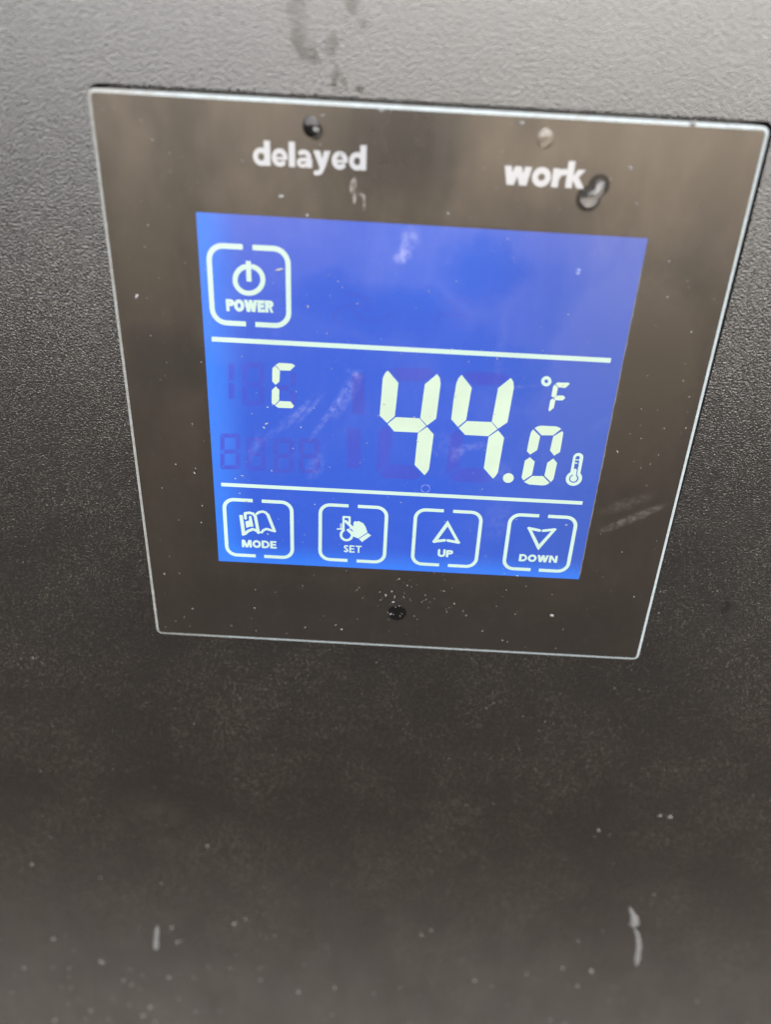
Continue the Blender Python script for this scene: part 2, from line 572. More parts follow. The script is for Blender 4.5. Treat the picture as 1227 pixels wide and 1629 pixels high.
def water_mat():
    m, nt = new_mat('water')
    B = NB(nt)
    pb = B.n('ShaderNodeBsdfPrincipled')
    pb.inputs['Base Color'].default_value = (1, 1, 1, 1)
    pb.inputs['Roughness'].default_value = 0.0
    pb.inputs['IOR'].default_value = 1.33
    pb.inputs['Transmission Weight'].default_value = 1.0
    o = B.n('ShaderNodeOutputMaterial')
    B.put(o.inputs[0], pb.outputs[0])
    return m
M_WATER = water_mat()

def housing_mat():
    m, B, pb = simple('black_powder_coat', (.0006, .00055, .0005), .31)
    vec, x, z = B.coords()
    pb.inputs['IOR'].default_value = 1.5
    # orange-peel grain of the coating
    g1 = B.noise(vec, 3.1, 1, .5)
    g2 = B.noise(vec, 6.0, 0, .5)
    hgt = B.m('ADD', B.m('MULTIPLY', g1, .8), B.m('MULTIPLY', g2, .2))
    # rain runs: wet, smoother coating
    st = B.stretch(vec, (1, 1, .35))
    wetn = B.ramp(B.noise(st, .55, 3, .6), .38, .62)
    wet = None
    xw = B.m('ADD', x, B.m('MULTIPLY', B.m('SUBTRACT', B.noise(vec, .9, 4, .6), .5), 3.2))
    zw = B.m('ADD', z, B.m('MULTIPLY', B.m('SUBTRACT', B.noise(vec, .75, 4, .6), .5), 3.2))
    for (cx, cz, rx, rz, a) in ((-19.4, 61.5, 1.6, 6.0, 0), (-18.6, 56.6, 1.5, 2.6, 30), (-17.4, 55.2, 1.5, 1.2, 0), (-14.5, 56.6, .9, 2.2, 0), (-14.0, 53.4, .9, 1.5, 0),
                                (-14.3, 51.9, .8, .9, 0), (-12.6, 52.3, .8, .9, 0), (-10.3, 51.6, 1.1, .9, 0), (-12.0, 62.5, 1.2, 2.6, 0), (-10.0, 59.5, .8, 1.2, 0)):
        b = B.blob(xw, zw, cx, cz, rx, rz, a)
        wet = b if wet is None else B.m('MAXIMUM', wet, b)
    wet = B.m('MULTIPLY', B.ramp(wet, .0, .55), B.m('ADD', .35, B.m('MULTIPLY', wetn, .65)), clamp=True)
    wet = B.m('MAXIMUM', wet, B.m('MULTIPLY', B.blob(xw, zw, 65.8, -36.7, 1.2, 2.2, 0), .35))
    var = B.noise(vec, .05, 3, .6)
    rg = B.m('ADD', .212, B.m('MULTIPLY', var, .08))
    B.put(pb.inputs['Roughness'], B.m('SUBTRACT', rg, B.m('MULTIPLY', wet, .13)))
    # fine dust in the grain; the pale specks also paint in its glints
    dn = B.ramp(B.noise(vec, 2.7, 1, .5), .58, .72)
    dpat = B.ramp(B.noise(vec, .045, 4, .6), .35, .7)
    sm = B.m('MULTIPLY', B.blob(x, z, -57, -110, 13, 14), B.ramp(B.noise(vec, .12, 5, .65), .30, .75))
    dust = B.m('ADD', B.m('MULTIPLY', dn, B.m('ADD', .016, B.m('MULTIPLY', dpat, .060))), B.m('MULTIPLY', sm, .016))
    dust = B.m('ADD', dust, B.m('MULTIPLY', dpat, .002))
    # streaky paler tone, growing towards the foot of the housing
    foot_pale = B.m('MULTIPLY', B.ramp(z, -95, -215), B.m('ADD', .5, B.noise(B.stretch(vec, (1, 1, .4)), .12, 4, .6)))
    B.put(pb.inputs['Base Color'], B.mix(B.m('MULTIPLY', foot_pale, .038), B.mix(dust, (.0006, .00055, .0005, 1), (.21, .175, .135, 1)), (.20, .20, .195, 1)))
    bp = B.n('ShaderNodeBump')
    B.put(bp.inputs['Strength'], B.m('SUBTRACT', 1.0, B.m('MULTIPLY', wet, .75)))
    B.put(pb.inputs['Specular IOR Level'], B.m('SUBTRACT', .5, B.m('MULTIPLY', wet, .24)))
    bp.inputs['Distance'].default_value = 0.00013
    B.put(bp.inputs['Height'], hgt)
    B.put(pb.inputs['Normal'], bp.outputs[0])
    return m
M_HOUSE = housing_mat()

def ground_mat():
    m, B, pb = simple('dry_earth', (.2, .14, .09), .95)
    tc = B.n('ShaderNodeTexCoord')
    n = B.ramp(B.noise(tc.outputs['Object'], 1.1, 6, .65), .3, .7)
    n2 = B.ramp(B.noise(tc.outputs['Object'], 14, 4, .6), .3, .7)
    c = B.mix(n, (.024, .0165, .0105, 1), (.040, .028, .018, 1))
    B.put(pb.inputs['Base Color'], B.mix(B.m('MULTIPLY', n2, .4), c, (.035, .026, .019, 1)))
    return m

# ------------------------------------------------------------------ setting: ground
g = mesh_obj('ground', [(-1500, -1500, 0), (1500, -1500, 0), (1500, 1500, 0), (-1500, 1500, 0)], [(0, 1, 2, 3)], ground_mat())
tag(g, kind='structure')

# ------------------------------------------------------------------ housing with its cut-out
def rrect(x0, x1, z0, z1, r, n=8):
    P = []
    for cx, cz, a in ((x1 - r, z1 - r, 0), (x0 + r, z1 - r, 90), (x0 + r, z0 + r, 180), (x1 - r, z0 + r, 270)):
        P += [(cx + r * math.cos(math.radians(a + 90 * i / n)), cz + r * math.sin(math.radians(a + 90 * i / n))) for i in range(n + 1)]
    return P

def quad_round(cs, r, n=6, inset=0.0):
    """outline of a four sided plate with rounded corners (top right, top left, bottom left, bottom right)"""
    cs = [Vector(c) for c in cs]
    out = []
    for i, c in enumerate(cs):
        u, v = (cs[i - 1] - c).normalized(), (cs[(i + 1) % 4] - c).normalized()
        ctr = c + (u + v) * r
        for k in range(n + 1):
            t = math.radians(90 * k / n)
            out.append(tuple(ctr - v * (r - inset) * math.cos(t) - u * (r - inset) * math.sin(t)))
    return out

FRONT = 1.6                     # the housing face lies this far (mm) behind the glass face
BACK = 5.0                      # recess floor
housing = thing('equipment_housing', (0, 0, 0), 'black housing of grainy powder coat around and below the glass panel, flecked with dirt', 'housing')

def build_housing():
    bm = bmesh.new()
    def loop(pts, y):
        return [bm.verts.new((a * MM, y * MM, b * MM + H0)) for a, b in pts]
    def bridge(A, Bv):
        n = len(A)
        for i in range(n):
            bm.faces.new((A[i], A[(i + 1) % n], Bv[(i + 1) % n], Bv[i]))
    X, ZT, ZB, R = 330, 300, -H0 * 1000 + 40, 22
    outs = []
    for k in range(7):
        a = math.radians(90 * k / 6)
        ins = R * (1 - math.sin(a))
        outs.append(loop(rrect(-X + ins, X - ins, ZB + ins, ZT - ins, 40 - ins * .9), FRONT + R * (1 - math.cos(a))))
    back = loop(rrect(-X, X, ZB, ZT, 40), 420)
    hole = quad_round([(50.95, 50.02), (-50.42, 50.50), (-49.60, -49.80), (51.0, -49.93)], 1.6, 8)
    h0 = loop(hole, FRONT + .12)
    hole_f = loop([(a * 1.0025, b * 1.0025) for a, b in hole], FRONT)
    h1 = loop(hole, BACK)
    f0 = outs[0]
    n = len(f0)
    for i in range(n):          # both rings have the same number of vertices
        bm.faces.new((f0[i], f0[(i + 1) % n], hole_f[(i + 1) % n], hole_f[i]))
    bridge(hole_f, h0)
    bridge(h0, h1)
    bm.faces.new(h1)
    for a, b in zip(outs[:-1], outs[1:]):
        bridge(b, a)
    bridge(back, outs[-1])
    bm.faces.new(back[::-1])
    bmesh.ops.recalc_face_normals(bm, faces=bm.faces)
    return bm
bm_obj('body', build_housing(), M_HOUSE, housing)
for sx in (-1, 1):
    for yy in (60, 370):
        bm = bmesh.new()
        bmesh.ops.create_cone(bm, cap_ends=True, segments=24, radius1=.022, radius2=.026, depth=.041)
        bmesh.ops.translate(bm, verts=bm.verts, vec=(sx * .27, yy * MM, .0205))
        bm_obj('foot', bm, M_GAP, housing)

# ------------------------------------------------------------------ the glass panel
D = json.loads('''{"four1":[["p",[[-5.07,8.21],[-4.69,9.15],[-4.25,9.57],[-2.35,7.48],[-2.65,1.34],[-3.95,-0.03],[-5.33,1.31],[-5.19,4.63]]],["p",[[2.2,7.46],[4.16,9.42],[4.68,8.75],[4.9,7.77],[4.62,1.29],[3.12,-0.1],[1.83,1.23]]],["p",[[-2.49,1.17],[1.73,1.17],[2.99,-0.2],[1.6,-1.53],[-2.63,-1.56],[-3.83,-0.19]]],["p",[[3.14,-0.38],[4.41,-1.72],[4.08,-8.57],[3.81,-9.21],[3.34,-9.86],[1.41,-7.89],[1.61,-1.64]]]],"four2":[["p",[[7.59,8.02],[7.89,8.92],[8.36,9.5],[10.29,7.33],[9.89,1.31],[8.57,-0.07],[7.27,1.33],[7.38,5.11]]],["p",[[14.82,7.49],[16.77,9.41],[17.27,8.78],[17.49,7.69],[17.16,1.31],[15.66,0.01],[14.41,1.27]]],["p",[[10.04,1.13],[14.36,1.19],[15.54,-0.09],[14.09,-1.52],[9.98,-1.5],[8.74,-0.25]]],["p",[[15.7,-0.32],[16.92,-1.64],[16.61,-8.46],[16.32,-9.22],[15.85,-9.83],[13.97,-7.82],[14.15,-1.68]]]],"dot":[["s",[[18.62,-9.54],[18.64,-9.54]],1.95,"r"]],"zero":[["p",[[22.04,0.49],[22.67,0.89],[23.26,1.0],[25.64,1.02],[26.2,0.9],[26.73,0.61],[25.49,-0.71],[23.45,-0.8]]],["p",[[21.83,0.21],[23.24,-1.04],[23.08,-3.7],[21.94,-4.64],[21.28,-4.03],[21.4,-1.32],[21.53,-0.28]]],["p",[[26.93,0.18],[27.19,-0.1],[27.21,-0.84],[27.19,-3.84],[26.23,-4.61],[25.37,-3.64],[25.52,-0.94]]],["p",[[21.99,-5.18],[22.96,-5.99],[22.82,-8.64],[21.42,-9.87],[21.02,-9.29],[21.06,-8.19],[21.17,-5.87]]],["p",[[26.18,-5.18],[26.99,-5.99],[26.83,-9.26],[26.43,-9.91],[25.09,-8.66],[25.23,-6.09]]],["p",[[22.93,-8.86],[24.86,-8.78],[26.24,-10.08],[25.67,-10.53],[24.99,-10.67],[22.58,-10.62],[21.56,-10.17]]]],"deg":[["s",[[23.45,9.19],[23.45,9.03],[23.41,8.87],[23.34,8.74],[23.23,8.63],[23.1,8.56],[22.95,8.54],[22.79,8.55],[22.64,8.6],[22.5,8.69],[22.39,8.82],[22.31,8.96],[22.27,9.12],[22.27,9.28],[22.3,9.43],[22.38,9.57],[22.49,9.67],[22.62,9.74],[22.77,9.77],[22.92,9.76],[23.07,9.7],[23.21,9.61],[23.32,9.49],[23.4,9.34],[23.45,9.19]],0.57,"r"]],"eff":[["p",[[24.5,8.79],[24.83,9.05],[26.67,9.09],[26.9,8.99],[26.73,8.68],[26.22,8.16],[25.06,8.21]]],["p",[[24.38,8.67],[24.99,8.16],[24.95,6.62],[24.44,6.31],[24.11,6.57],[24.15,8.25]]],["p",[[24.58,6.28],[25.12,6.7],[26.17,6.76],[26.54,6.38],[26.17,5.88],[24.91,5.84]]],["p",[[24.46,6.16],[24.9,5.77],[24.83,4.42],[24.15,3.73],[23.98,4.01],[24.05,5.82]]]],"cee":[["p",[[-23.48,9.45],[-22.88,9.91],[-20.72,9.89],[-20.09,9.59],[-20.97,8.64],[-22.68,8.6]]],["p",[[-23.58,9.35],[-22.73,8.55],[-22.86,6.58],[-23.52,5.96],[-24.1,6.56],[-24.02,8.83]]],["p",[[-23.52,5.67],[-22.91,5.05],[-22.98,3.16],[-23.79,2.23],[-24.3,2.52],[-24.19,4.98]]],["p",[[-22.88,3.02],[-20.97,3.03],[-20.38,2.22],[-20.71,1.8],[-23.17,1.76],[-23.7,2.13]]]],"line1":[["s",[[-34.13,13.45],[33.1,13.38]],0.81,"f"]],"line2":[["s",[[-34.08,-13.98],[32.88,-13.85]],0.74,"f"]],"pw_frame":[["frame",[[-33.69,28.62],[-21.03,28.73],[-21.1,16.48],[-33.79,16.18]],0.83,2.3,[[-28.26,28.68],[-26.69,28.67]],[[-28.24,16.34],[-26.68,16.33]]]],"pw_sym":[["s",[[-26.68,25.67],[-26.38,25.57],[-26.11,25.43],[-25.86,25.25],[-25.64,25.03],[-25.47,24.79],[-25.33,24.52],[-25.24,24.23],[-25.19,23.92],[-25.19,23.61],[-25.24,23.3],[-25.34,22.99],[-25.48,22.7],[-25.66,22.42],[-25.88,22.17],[-26.14,21.94],[-26.42,21.76],[-26.72,21.61],[-27.04,21.5],[-27.37,21.44],[-27.7,21.42],[-28.03,21.45],[-28.34,21.52],[-28.64,21.64],[-28.91,21.8],[-29.14,22.0],[-29.35,22.23],[-29.51,22.49],[-29.63,22.77],[-29.7,23.07],[-29.72,23.38],[-29.7,23.69],[-29.63,24.0],[-29.52,24.3],[-29.36,24.59],[-29.16,24.85],[-28.93,25.09],[-28.66,25.3],[-28.38,25.47],[-28.07,25.6]],0.8,"f"],["s",[[-27.44,26.54],[-27.46,23.31]],0.82,"f2"]],"pw_txt":[["t","POWER",[-31.39,18.31],[-23.59,18.43],[[-31.29,20.25],[-31.39,18.27]],"helv"]],"md_frame":[["frame",[[-33.78,-17.11],[-21.07,-16.96],[-21.03,-29.07],[-33.73,-29.37]],0.7,1.9,[[-28.34,-17.02],[-26.65,-17.02]],[[-28.2,-29.25],[-26.54,-29.24]]]],"md_sym":[["s",[[-30.68,-20.26],[-30.35,-24.4]],0.69,"f"],["s",[[-30.45,-24.49],[-30.01,-24.26],[-29.41,-23.66],[-28.57,-23.24],[-27.81,-23.49],[-27.37,-23.83]],0.58,"r"],["s",[[-29.85,-20.93],[-29.89,-19.85],[-29.06,-19.67],[-28.38,-19.83],[-27.96,-20.43]],0.54,"r"],["s",[[-27.98,-20.28],[-27.51,-23.91]],0.61,"r"],["p",[[-29.92,-21.61],[-29.19,-21.37],[-29.15,-20.36],[-28.74,-20.33],[-28.39,-22.64],[-29.05,-22.71],[-29.79,-23.02]]],["s",[[-27.66,-19.79],[-27.17,-19.41],[-26.53,-19.26],[-25.97,-19.44],[-25.57,-19.99]],0.51,"r"],["s",[[-25.57,-19.89],[-24.43,-23.35]],0.61,"r"],["s",[[-24.34,-23.43],[-25.13,-23.22],[-25.88,-23.0],[-26.53,-23.33],[-26.86,-23.83]],0.49,"r"]],"md_txt":[["t","MODE",[-30.78,-27.37],[-24.07,-27.3],[[-30.71,-25.7],[-30.78,-27.37]],"helv"]],"st_frame":[["frame",[[-15.66,-17.1],[-3.23,-17.03],[-3.13,-29.04],[-15.66,-29.23]],0.67,1.9,[[-10.37,-17.02],[-8.63,-17.05]],[[-10.32,-29.16],[-8.54,-29.15]]]],"st_sym":[["s",[[-11.22,-22.43],[-11.27,-19.49],[-10.13,-19.48],[-10.1,-20.71]],0.41,"r"],["s",[[-9.56,-23.11],[-9.54,-23.28],[-9.55,-23.46],[-9.58,-23.63],[-9.63,-23.8],[-9.7,-23.96],[-9.79,-24.11],[-9.9,-24.24],[-10.03,-24.35],[-10.17,-24.44],[-10.32,-24.51],[-10.48,-24.55],[-10.64,-24.56],[-10.79,-24.55],[-10.95,-24.51],[-11.1,-24.45],[-11.23,-24.36],[-11.36,-24.26],[-11.46,-24.13],[-11.55,-23.98],[-11.62,-23.82],[-11.66,-23.65],[-11.68,-23.48],[-11.68,-23.3],[-11.65,-23.13],[-11.6,-22.96],[-11.53,-22.8],[-11.43,-22.65],[-11.32,-22.52],[-11.2,-22.41]],0.5,"r"],["s",[[-12.4,-22.19],[-11.23,-22.12]],0.27,"r"],["s",[[-11.85,-21.06],[-11.44,-21.04]],0.15,"r"],["s",[[-11.84,-21.35],[-11.44,-21.33]],0.15,"r"],["s",[[-11.84,-21.64],[-11.43,-21.62]],0.15,"r"],["s",[[-11.83,-21.91],[-11.43,-21.88]],0.15,"r"],["s",[[-10.83,-20.42],[-9.21,-22.04]],0.55,"r"],["p",[[-9.37,-21.46],[-9.35,-20.59],[-9.1,-20.25],[-8.75,-20.35],[-8.4,-20.21],[-7.93,-20.43],[-7.5,-20.65],[-7.05,-21.39],[-6.65,-22.59],[-8.33,-24.02],[-9.16,-23.73],[-9.88,-23.26],[-10.28,-22.32],[-9.98,-21.5]]],["s",[[-10.37,-22.29],[-9.3,-23.37]],0.52,"r"],["-s",[[-9.97,-22.04],[-9.48,-22.44]],0.21,"r"]],"st_cuff":[["p",[[-8.23,-24.12],[-6.55,-22.73],[-5.93,-23.23],[-7.63,-24.78]]]],"st_txt":[["t","SET",[-11.13,-27.27],[-7.65,-27.27],[[-11.17,-25.66],[-11.13,-27.27]],"myri"]],"up_frame":[["frame",[[2.18,-17.11],[14.45,-16.97],[14.73,-28.94],[2.34,-29.16]],0.67,1.9,[[7.47,-16.98],[9.2,-17.0]],[[7.52,-29.06],[9.24,-29.11]]]],"up_sym":[["p",[[8.36,-19.03],[8.77,-19.76],[6.46,-24.1],[6.14,-24.15],[5.8,-23.85]]],["p",[[8.36,-19.03],[11.15,-23.84],[10.86,-24.07],[10.52,-23.88],[8.21,-19.91]]],["s",[[6.12,-23.81],[8.1,-23.42]],0.58,"r"],["s",[[10.83,-23.74],[8.76,-23.42]],0.58,"r"]],"up_txt":[["t","UP",[7.05,-27.18],[9.95,-27.15],[[6.93,-25.6],[7.05,-27.18]],"helv"]],"dn_frame":[["frame",[[19.87,-17.12],[32.18,-16.94],[32.6,-28.91],[20.13,-29.12]],0.69,1.9,[[25.32,-16.93],[26.98,-16.97]],[[25.3,-29.02],[26.92,-29.03]]]],"dn_sym":[["p",[[23.41,-19.64],[23.71,-19.54],[24.09,-19.74],[26.27,-23.43],[26.19,-24.51],[25.76,-23.91]]],["p",[[26.19,-24.51],[25.8,-23.76],[28.16,-19.92],[28.61,-19.53],[28.98,-19.66]]],["s",[[23.75,-19.8],[25.81,-20.16]],0.57,"r"],["s",[[28.65,-19.78],[26.5,-20.17]],0.54,"r"]],"dn_txt":[["t","DOWN",[22.74,-27.19],[30.13,-27.14],[[22.54,-25.61],[22.74,-27.19]],"helv"]],"th":[["s",[[30.59,-4.74],[30.56,-8.88]],1.82,"r"],["s",[[30.5,-8.92],[30.5,-8.95]],2.93,"r"],["-s",[[30.5,-4.79],[30.56,-8.57]],0.74,"r"],["-s",[[30.47,-8.94],[30.48,-8.95]],1.67,"r"],["s",[[30.46,-8.94],[30.46,-8.95]],1.25,"r"],["s",[[30.44,-7.25],[30.5,-8.93]],0.6,"r"],["s",[[30.25,-5.21],[30.87,-5.18]],0.2,"r"],["s",[[30.14,-5.83],[30.56,-5.85]],0.21,"r"]],"delayed":[["t","delayed",[-26.16,40.72],[-9.03,40.78],[[-26.07,43.15],[-26.16,40.72]],"lower"]],"work":[["t","work",[11.82,39.84],[24.18,39.8],[[11.51,42.47],[11.82,39.84]],"lower"]],"g_one":[[[-31.51,9.37],[-30.53,9.42],[-30.84,2.89],[-31.85,2.84]]],"g_eight":[[[-29.15,9.62],[-25.39,9.82],[-25.62,2.07],[-29.49,1.86]]],"g_row":[[[-33.67,-3.75],[-30.08,-3.55],[-30.39,-10.66],[-34.07,-10.87]],[[-29.03,-4.21],[-25.56,-4.01],[-25.75,-10.65],[-29.3,-10.86]],[[-24.13,-4.19],[-20.54,-3.99],[-20.62,-10.76],[-24.29,-10.97]],[[-19.59,-3.93],[-15.89,-3.72],[-15.85,-10.61],[-19.64,-10.84]]],"g_big1":[[[-10.35,8.75],[-8.25,8.87],[-8.01,1.44],[-10.17,1.32]],[[-10.93,-1.5],[-8.56,-1.37],[-8.33,-9.09],[-10.76,-9.23]]],"g_pct":[[[-18.35,5.18],[-15.81,5.32],[-15.8,2.62],[-18.37,2.48]]],"g_small":[[[-32.25,0.45],[-28.95,0.64],[-29.1,-2.93],[-32.44,-3.12]]],"g_bigseg":[["p",[[-4.04,9.69],[-3.23,10.17],[2.62,10.38],[3.83,9.62],[2.06,7.94],[-2.22,7.82]]],["p",[[8.44,9.72],[9.55,10.22],[15.2,10.24],[16.55,9.51],[14.84,7.94],[10.42,7.78]]],["p",[[-5.42,-1.86],[-4.04,-0.48],[-2.95,-1.83],[-3.21,-7.77],[-5.14,-9.86],[-5.5,-9.14]]],["p",[[-5.01,-10.11],[-3.09,-8.01],[1.04,-8.01],[2.74,-10.02],[1.67,-10.84],[-4.19,-10.94]]],["p",[[7.33,-1.84],[8.52,-0.47],[9.74,-1.94],[9.39,-7.77],[7.54,-9.62],[7.18,-8.77]]],["p",[[7.91,-9.97],[9.64,-8.0],[13.53,-7.9],[15.44,-10.03],[14.5,-10.71],[8.88,-10.79]]]],"pts":{"led1":[-17.37,46.45],"led2":[17.36,46.31],"sensor":[-0.02,-41.07],"drop":[25.82,39.43],"lcd_drop":[25.27,27.61],"sm1":[-2.43,29.6],"drip":[-10.23,37.5],"ring":[3.7,-12.58],"str1":[42.94,-15.9],"dk1":[-18.7,56.87],"dk2":[-14.21,54.36],"b1":[-60.43,-155.89],"b2":[67.4,-136.4],"b3":[71.56,-149.64],"b4":[68.78,-97.26],"b5":[60.05,-160.17],"b6":[-21.3,-178.12],"b7":[-56.72,-110.1],"i00":[-60.85,60.28],"i10":[45.49,64.88],"i01":[-111.12,-200.44],"i11":[114.29,-178.38],"vs":[1.9,49.9],"ve":[2.05,36.1],"s1a":[-18.5,1.86],"s1b":[-21.9,-3.12],"s2a":[-17.61,5.62],"s2b":[-29.29,-5.38],"s3a":[-10.37,8.06],"s3b":[-14.08,1.52],"hole":[65.85,-36.74],"w1":[-17.9,19.74],"drop_t":[26.3,41.58],"drop_b":[25.66,36.99]}}''')
panel = thing('control_panel', (0, 0, H0), 'dark glass touch panel with lit blue display reading 44.0, set into black housing', 'control panel')

TL, TR, BR, BL = (-50.24, 49.95), (49.85, 49.50), (50.40, -49.78), (-49.45, -49.66)
def plate_outline(inset, r=1.15, n=6):
    return [Vector(p) for p in quad_round([TR, TL, BL, BR], r, n, inset)]
def build_plate():
    bm = bmesh.new()
    def loop(pts, y):
        return [bm.verts.new((p.x * MM, y * MM, p.y * MM)) for p in pts]
    rings = [loop(plate_outline(.52), 0.0), loop(plate_outline(.0), .16), loop(plate_outline(.0), BACK - .005)]
    f = bm.faces.new(rings[0])
    n = len(rings[0])
    for a, b in zip(rings[:-1], rings[1:]):
        for i in range(n):
            bm.faces.new((a[i], a[(i + 1) % n], b[(i + 1) % n], b[i]))
    bm.faces.new(rings[-1][::-1])
    bmesh.ops.recalc_face_normals(bm, faces=bm.faces)
    bm.faces.ensure_lookup_table()
    # the bevelled rim is a part of its own
    rim = bmesh.new()
    front = [v.co.copy() for v in rings[0]]
    mid = [v.co.copy() for v in rings[1]]
    bk = [v.co.copy() for v in rings[2]]
    body = bmesh.new()
    fv = [body.verts.new(c) for c in front]
    bv = [body.verts.new((c.x, (BACK - .005) * MM, c.z)) for c in front]
    body.faces.new(fv)
    body.faces.new(bv[::-1])
    for i in range(n):
        body.faces.new((fv[i], fv[(i + 1) % n], bv[(i + 1) % n], bv[i]))
    bmesh.ops.recalc_face_normals(body, faces=body.faces)
    A = [rim.verts.new(c) for c in front]
    Bv = [rim.verts.new(c) for c in mid]
    Cv = [rim.verts.new(c) for c in bk]
    for a, b in ((A, Bv), (Bv, Cv)):
        for i in range(n):
            rim.faces.new((a[i], b[i], b[(i + 1) % n], a[(i + 1) % n]))
    bmesh.ops.recalc_face_normals(rim, faces=rim.faces)
    bm.free()
    return body, rim
body, rim = build_plate()
bm_obj('glass_plate', body, M_GLASS, panel)
bm_obj('bevelled_edge', rim, M_EDGE, panel)

Y_LCD, Y_GHOST, Y_LIT = -.02, -.035, -.05
LC = [(-35.36, 33.55), (35.26, 33.15), (34.98, -30.65), (-35.50, -30.86)]
flat_poly('lcd_screen', [LC], Y_LCD, M_LCD, panel)

# ragged line of seal showing at the right edge of the display
pts_l, pts_r = [], []
for i in range(61):
    z = 29.0 - i * 59.0 / 60
    xe = 35.26 + (34.98 - 35.26) * (33.15 - z) / 63.8
    pts_l.append((xe - .04 - random.random() * .06, z))
    pts_r.append((xe + .03 + random.random() * .16, z))
V = [(a * MM, -.03 * MM, b * MM) for a, b in pts_l + pts_r]
F = [(i, i + 1, 62 + i, 61 + i) for i in range(60)]
mesh_obj('seal_strip', V, F, M_SEAL, panel)

def group_part(name, label=None):
    o = bpy.data.objects.new(name, None)
    o.empty_display_size = .004
    link(o, panel)
    if label:
        o['label'] = label
    return o

# digits: one part each, one sub-part per segment
def digit(name, polys, label, mat=M_LIT):
    o = group_part(name, label)
    for p in polys:
        flat_poly('segment', [p[1]], Y_LIT, mat, o)
    return o
digit('digit', D['four1'], 'large lit 4, left of the pair')
digit('digit', D['four2'], 'large lit 4, next to the point')
digit('digit', D['zero'], 'smaller lit 0 after the point')
digit('letter', D['cee'], 'small lit letter C at the left')
digit('letter', D['eff'], 'small lit letter F at the right')
sdf_shape('decimal_point', D['dot'], Y_LIT, M_LIT, panel)
sdf_shape('degree_sign', D['deg'], Y_LIT, M_LITW, panel, .03)
sdf_shape('thermometer_icon', D['th'], Y_LIT, M_LITW, panel, .025)
sdf_shape('divider_line', D['line1'], Y_LIT, M_LITW, panel, .08)
sdf_shape('divider_line', D['line2'], Y_LIT, M_LITW, panel, .08)

# touch buttons: two brackets, symbol and word
def bracket(fr, side, parent):
    _, c, st, r, gt, gb = fr
    x0 = (c[0][0] + c[3][0]) / 2
    x1 = (c[1][0] + c[2][0]) / 2
    zt = (c[0][1] + c[1][1]) / 2
    zb = (c[2][1] + c[3][1]) / 2
    if side < 0:
        path = [(gt[0][0], zt)] + arc(x0 + r, zt - r, r, r, 90, 180, 8) + arc(x0 + r, zb + r, r, r, 180, 270, 8) + [(gb[0][0], zb)]
    else:
        path = [(gt[1][0], zt)] + arc(x1 - r, zt - r, r, r, 90, 0, 8) + arc(x1 - r, zb + r, r, r, 0, -90, 8) + [(gb[1][0], zb)]
    V, F = [], []
    for i, p in enumerate(path):
        a = Vector(path[max(i - 1, 0)])
        b = Vector(path[min(i + 1, len(path) - 1)])
        t = (b - a).normalized()
        nn = Vector((-t.y, t.x)) * st / 2
        p = Vector(p)
        V += [((p + nn).x * MM, Y_LIT * MM, (p + nn).y * MM), ((p - nn).x * MM, Y_LIT * MM, (p - nn).y * MM)]
    for i in range(len(path) - 1):
        q = (2 * i, 2 * i + 1, 2 * i + 3, 2 * i + 2)
        F.append(q if side < 0 else q[::-1])
    return mesh_obj('bracket', V, F, M_LITW, parent)

def button(key, label, txtgap=.07, bold=0.0):
    o = group_part('touch_button', label)
    fr = D[key + '_frame'][0]
    bracket(fr, -1, o)
    bracket(fr, 1, o)
    sdf_shape('symbol', D[key + '_sym'], Y_LIT, M_LITW, o, .035)
    if key + '_cuff' in D:
        sdf_shape('cuff', D[key + '_cuff'], Y_LIT, M_LITW, o, .04)
    lettering(D[key + '_txt'][0], Y_LIT, M_LITW, o, txtgap, bold)
    return o
button('pw', 'lit POWER button with the standby sign, top left', .03, .045)
button('md', 'lit MODE button with an open book')
button('st', 'lit SET button with a hand on a thermometer', .12)
button('up', 'lit UP button with an upward arrowhead')
button('dn', 'lit DOWN button with a downward arrowhead')

# white words on the border
lettering(D['delayed'][0], -.02, M_WHITE, panel, .06)
lettering(D['work'][0], -.02, M_WHITE, panel, .04)

# ghosts of the segments that are switched off
def seven(q, t, inset=.0):
    """seven segments filling the quad q (tl,tr,br,bl), bar width t as a share of the width"""
    tl, tr, br, bl = (Vector(p) for p in q)
    def P(u, v):
        return tuple((tl * (1 - u) + tr * u) * (1 - v) + (bl * (1 - u) + br * u) * v)
    a = t
    b = t * (tr - tl).length / (tl - bl).length
    e = .03
    S = [[P(e, 0), P(1 - e, 0), P(1 - a, b), P(a, b)], [P(e, 1), P(a, 1 - b), P(1 - a, 1 - b), P(1 - e, 1)],
         [P(a, .5 - b / 2), P(1 - a, .5 - b / 2), P(1 - a / 2, .5), P(1 - a, .5 + b / 2), P(a, .5 + b / 2), P(a / 2, .5)]]
    for v0, v1, s in ((.02, .48, 1), (.52, .98, -1)):
        lo, hi = (b, b * .5) if s > 0 else (b * .5, b)
        S.append([P(0, v0), P(a * .95, v0 + lo), P(a * .95, v1 - hi), P(0, v1)])
        S.append([P(1, v0), P(1, v1), P(1 - a * .95, v1 - hi), P(1 - a * .95, v0 + lo)])
    return S
for q in D['g_eight'] + D['g_row']:
    flat_poly('unlit_digit', seven(q, .23), Y_GHOST, M_GHOST, panel)
q = D['g_one'][0]
def split_bar(q):
    tl, tr, br, bl = (Vector(p) for p in q)
    L = lambda v: (tl * (1 - v) + bl * v)
    R_ = lambda v: (tr * (1 - v) + br * v)
    return [[tuple(L(.0)), tuple(R_(.03)), tuple(R_(.44)), tuple(L(.48))], [tuple(L(.52)), tuple(R_(.56)), tuple(R_(.97)), tuple(L(1.0))]]
flat_poly('unlit_digit', split_bar(q), Y_GHOST, M_GHOST, panel)
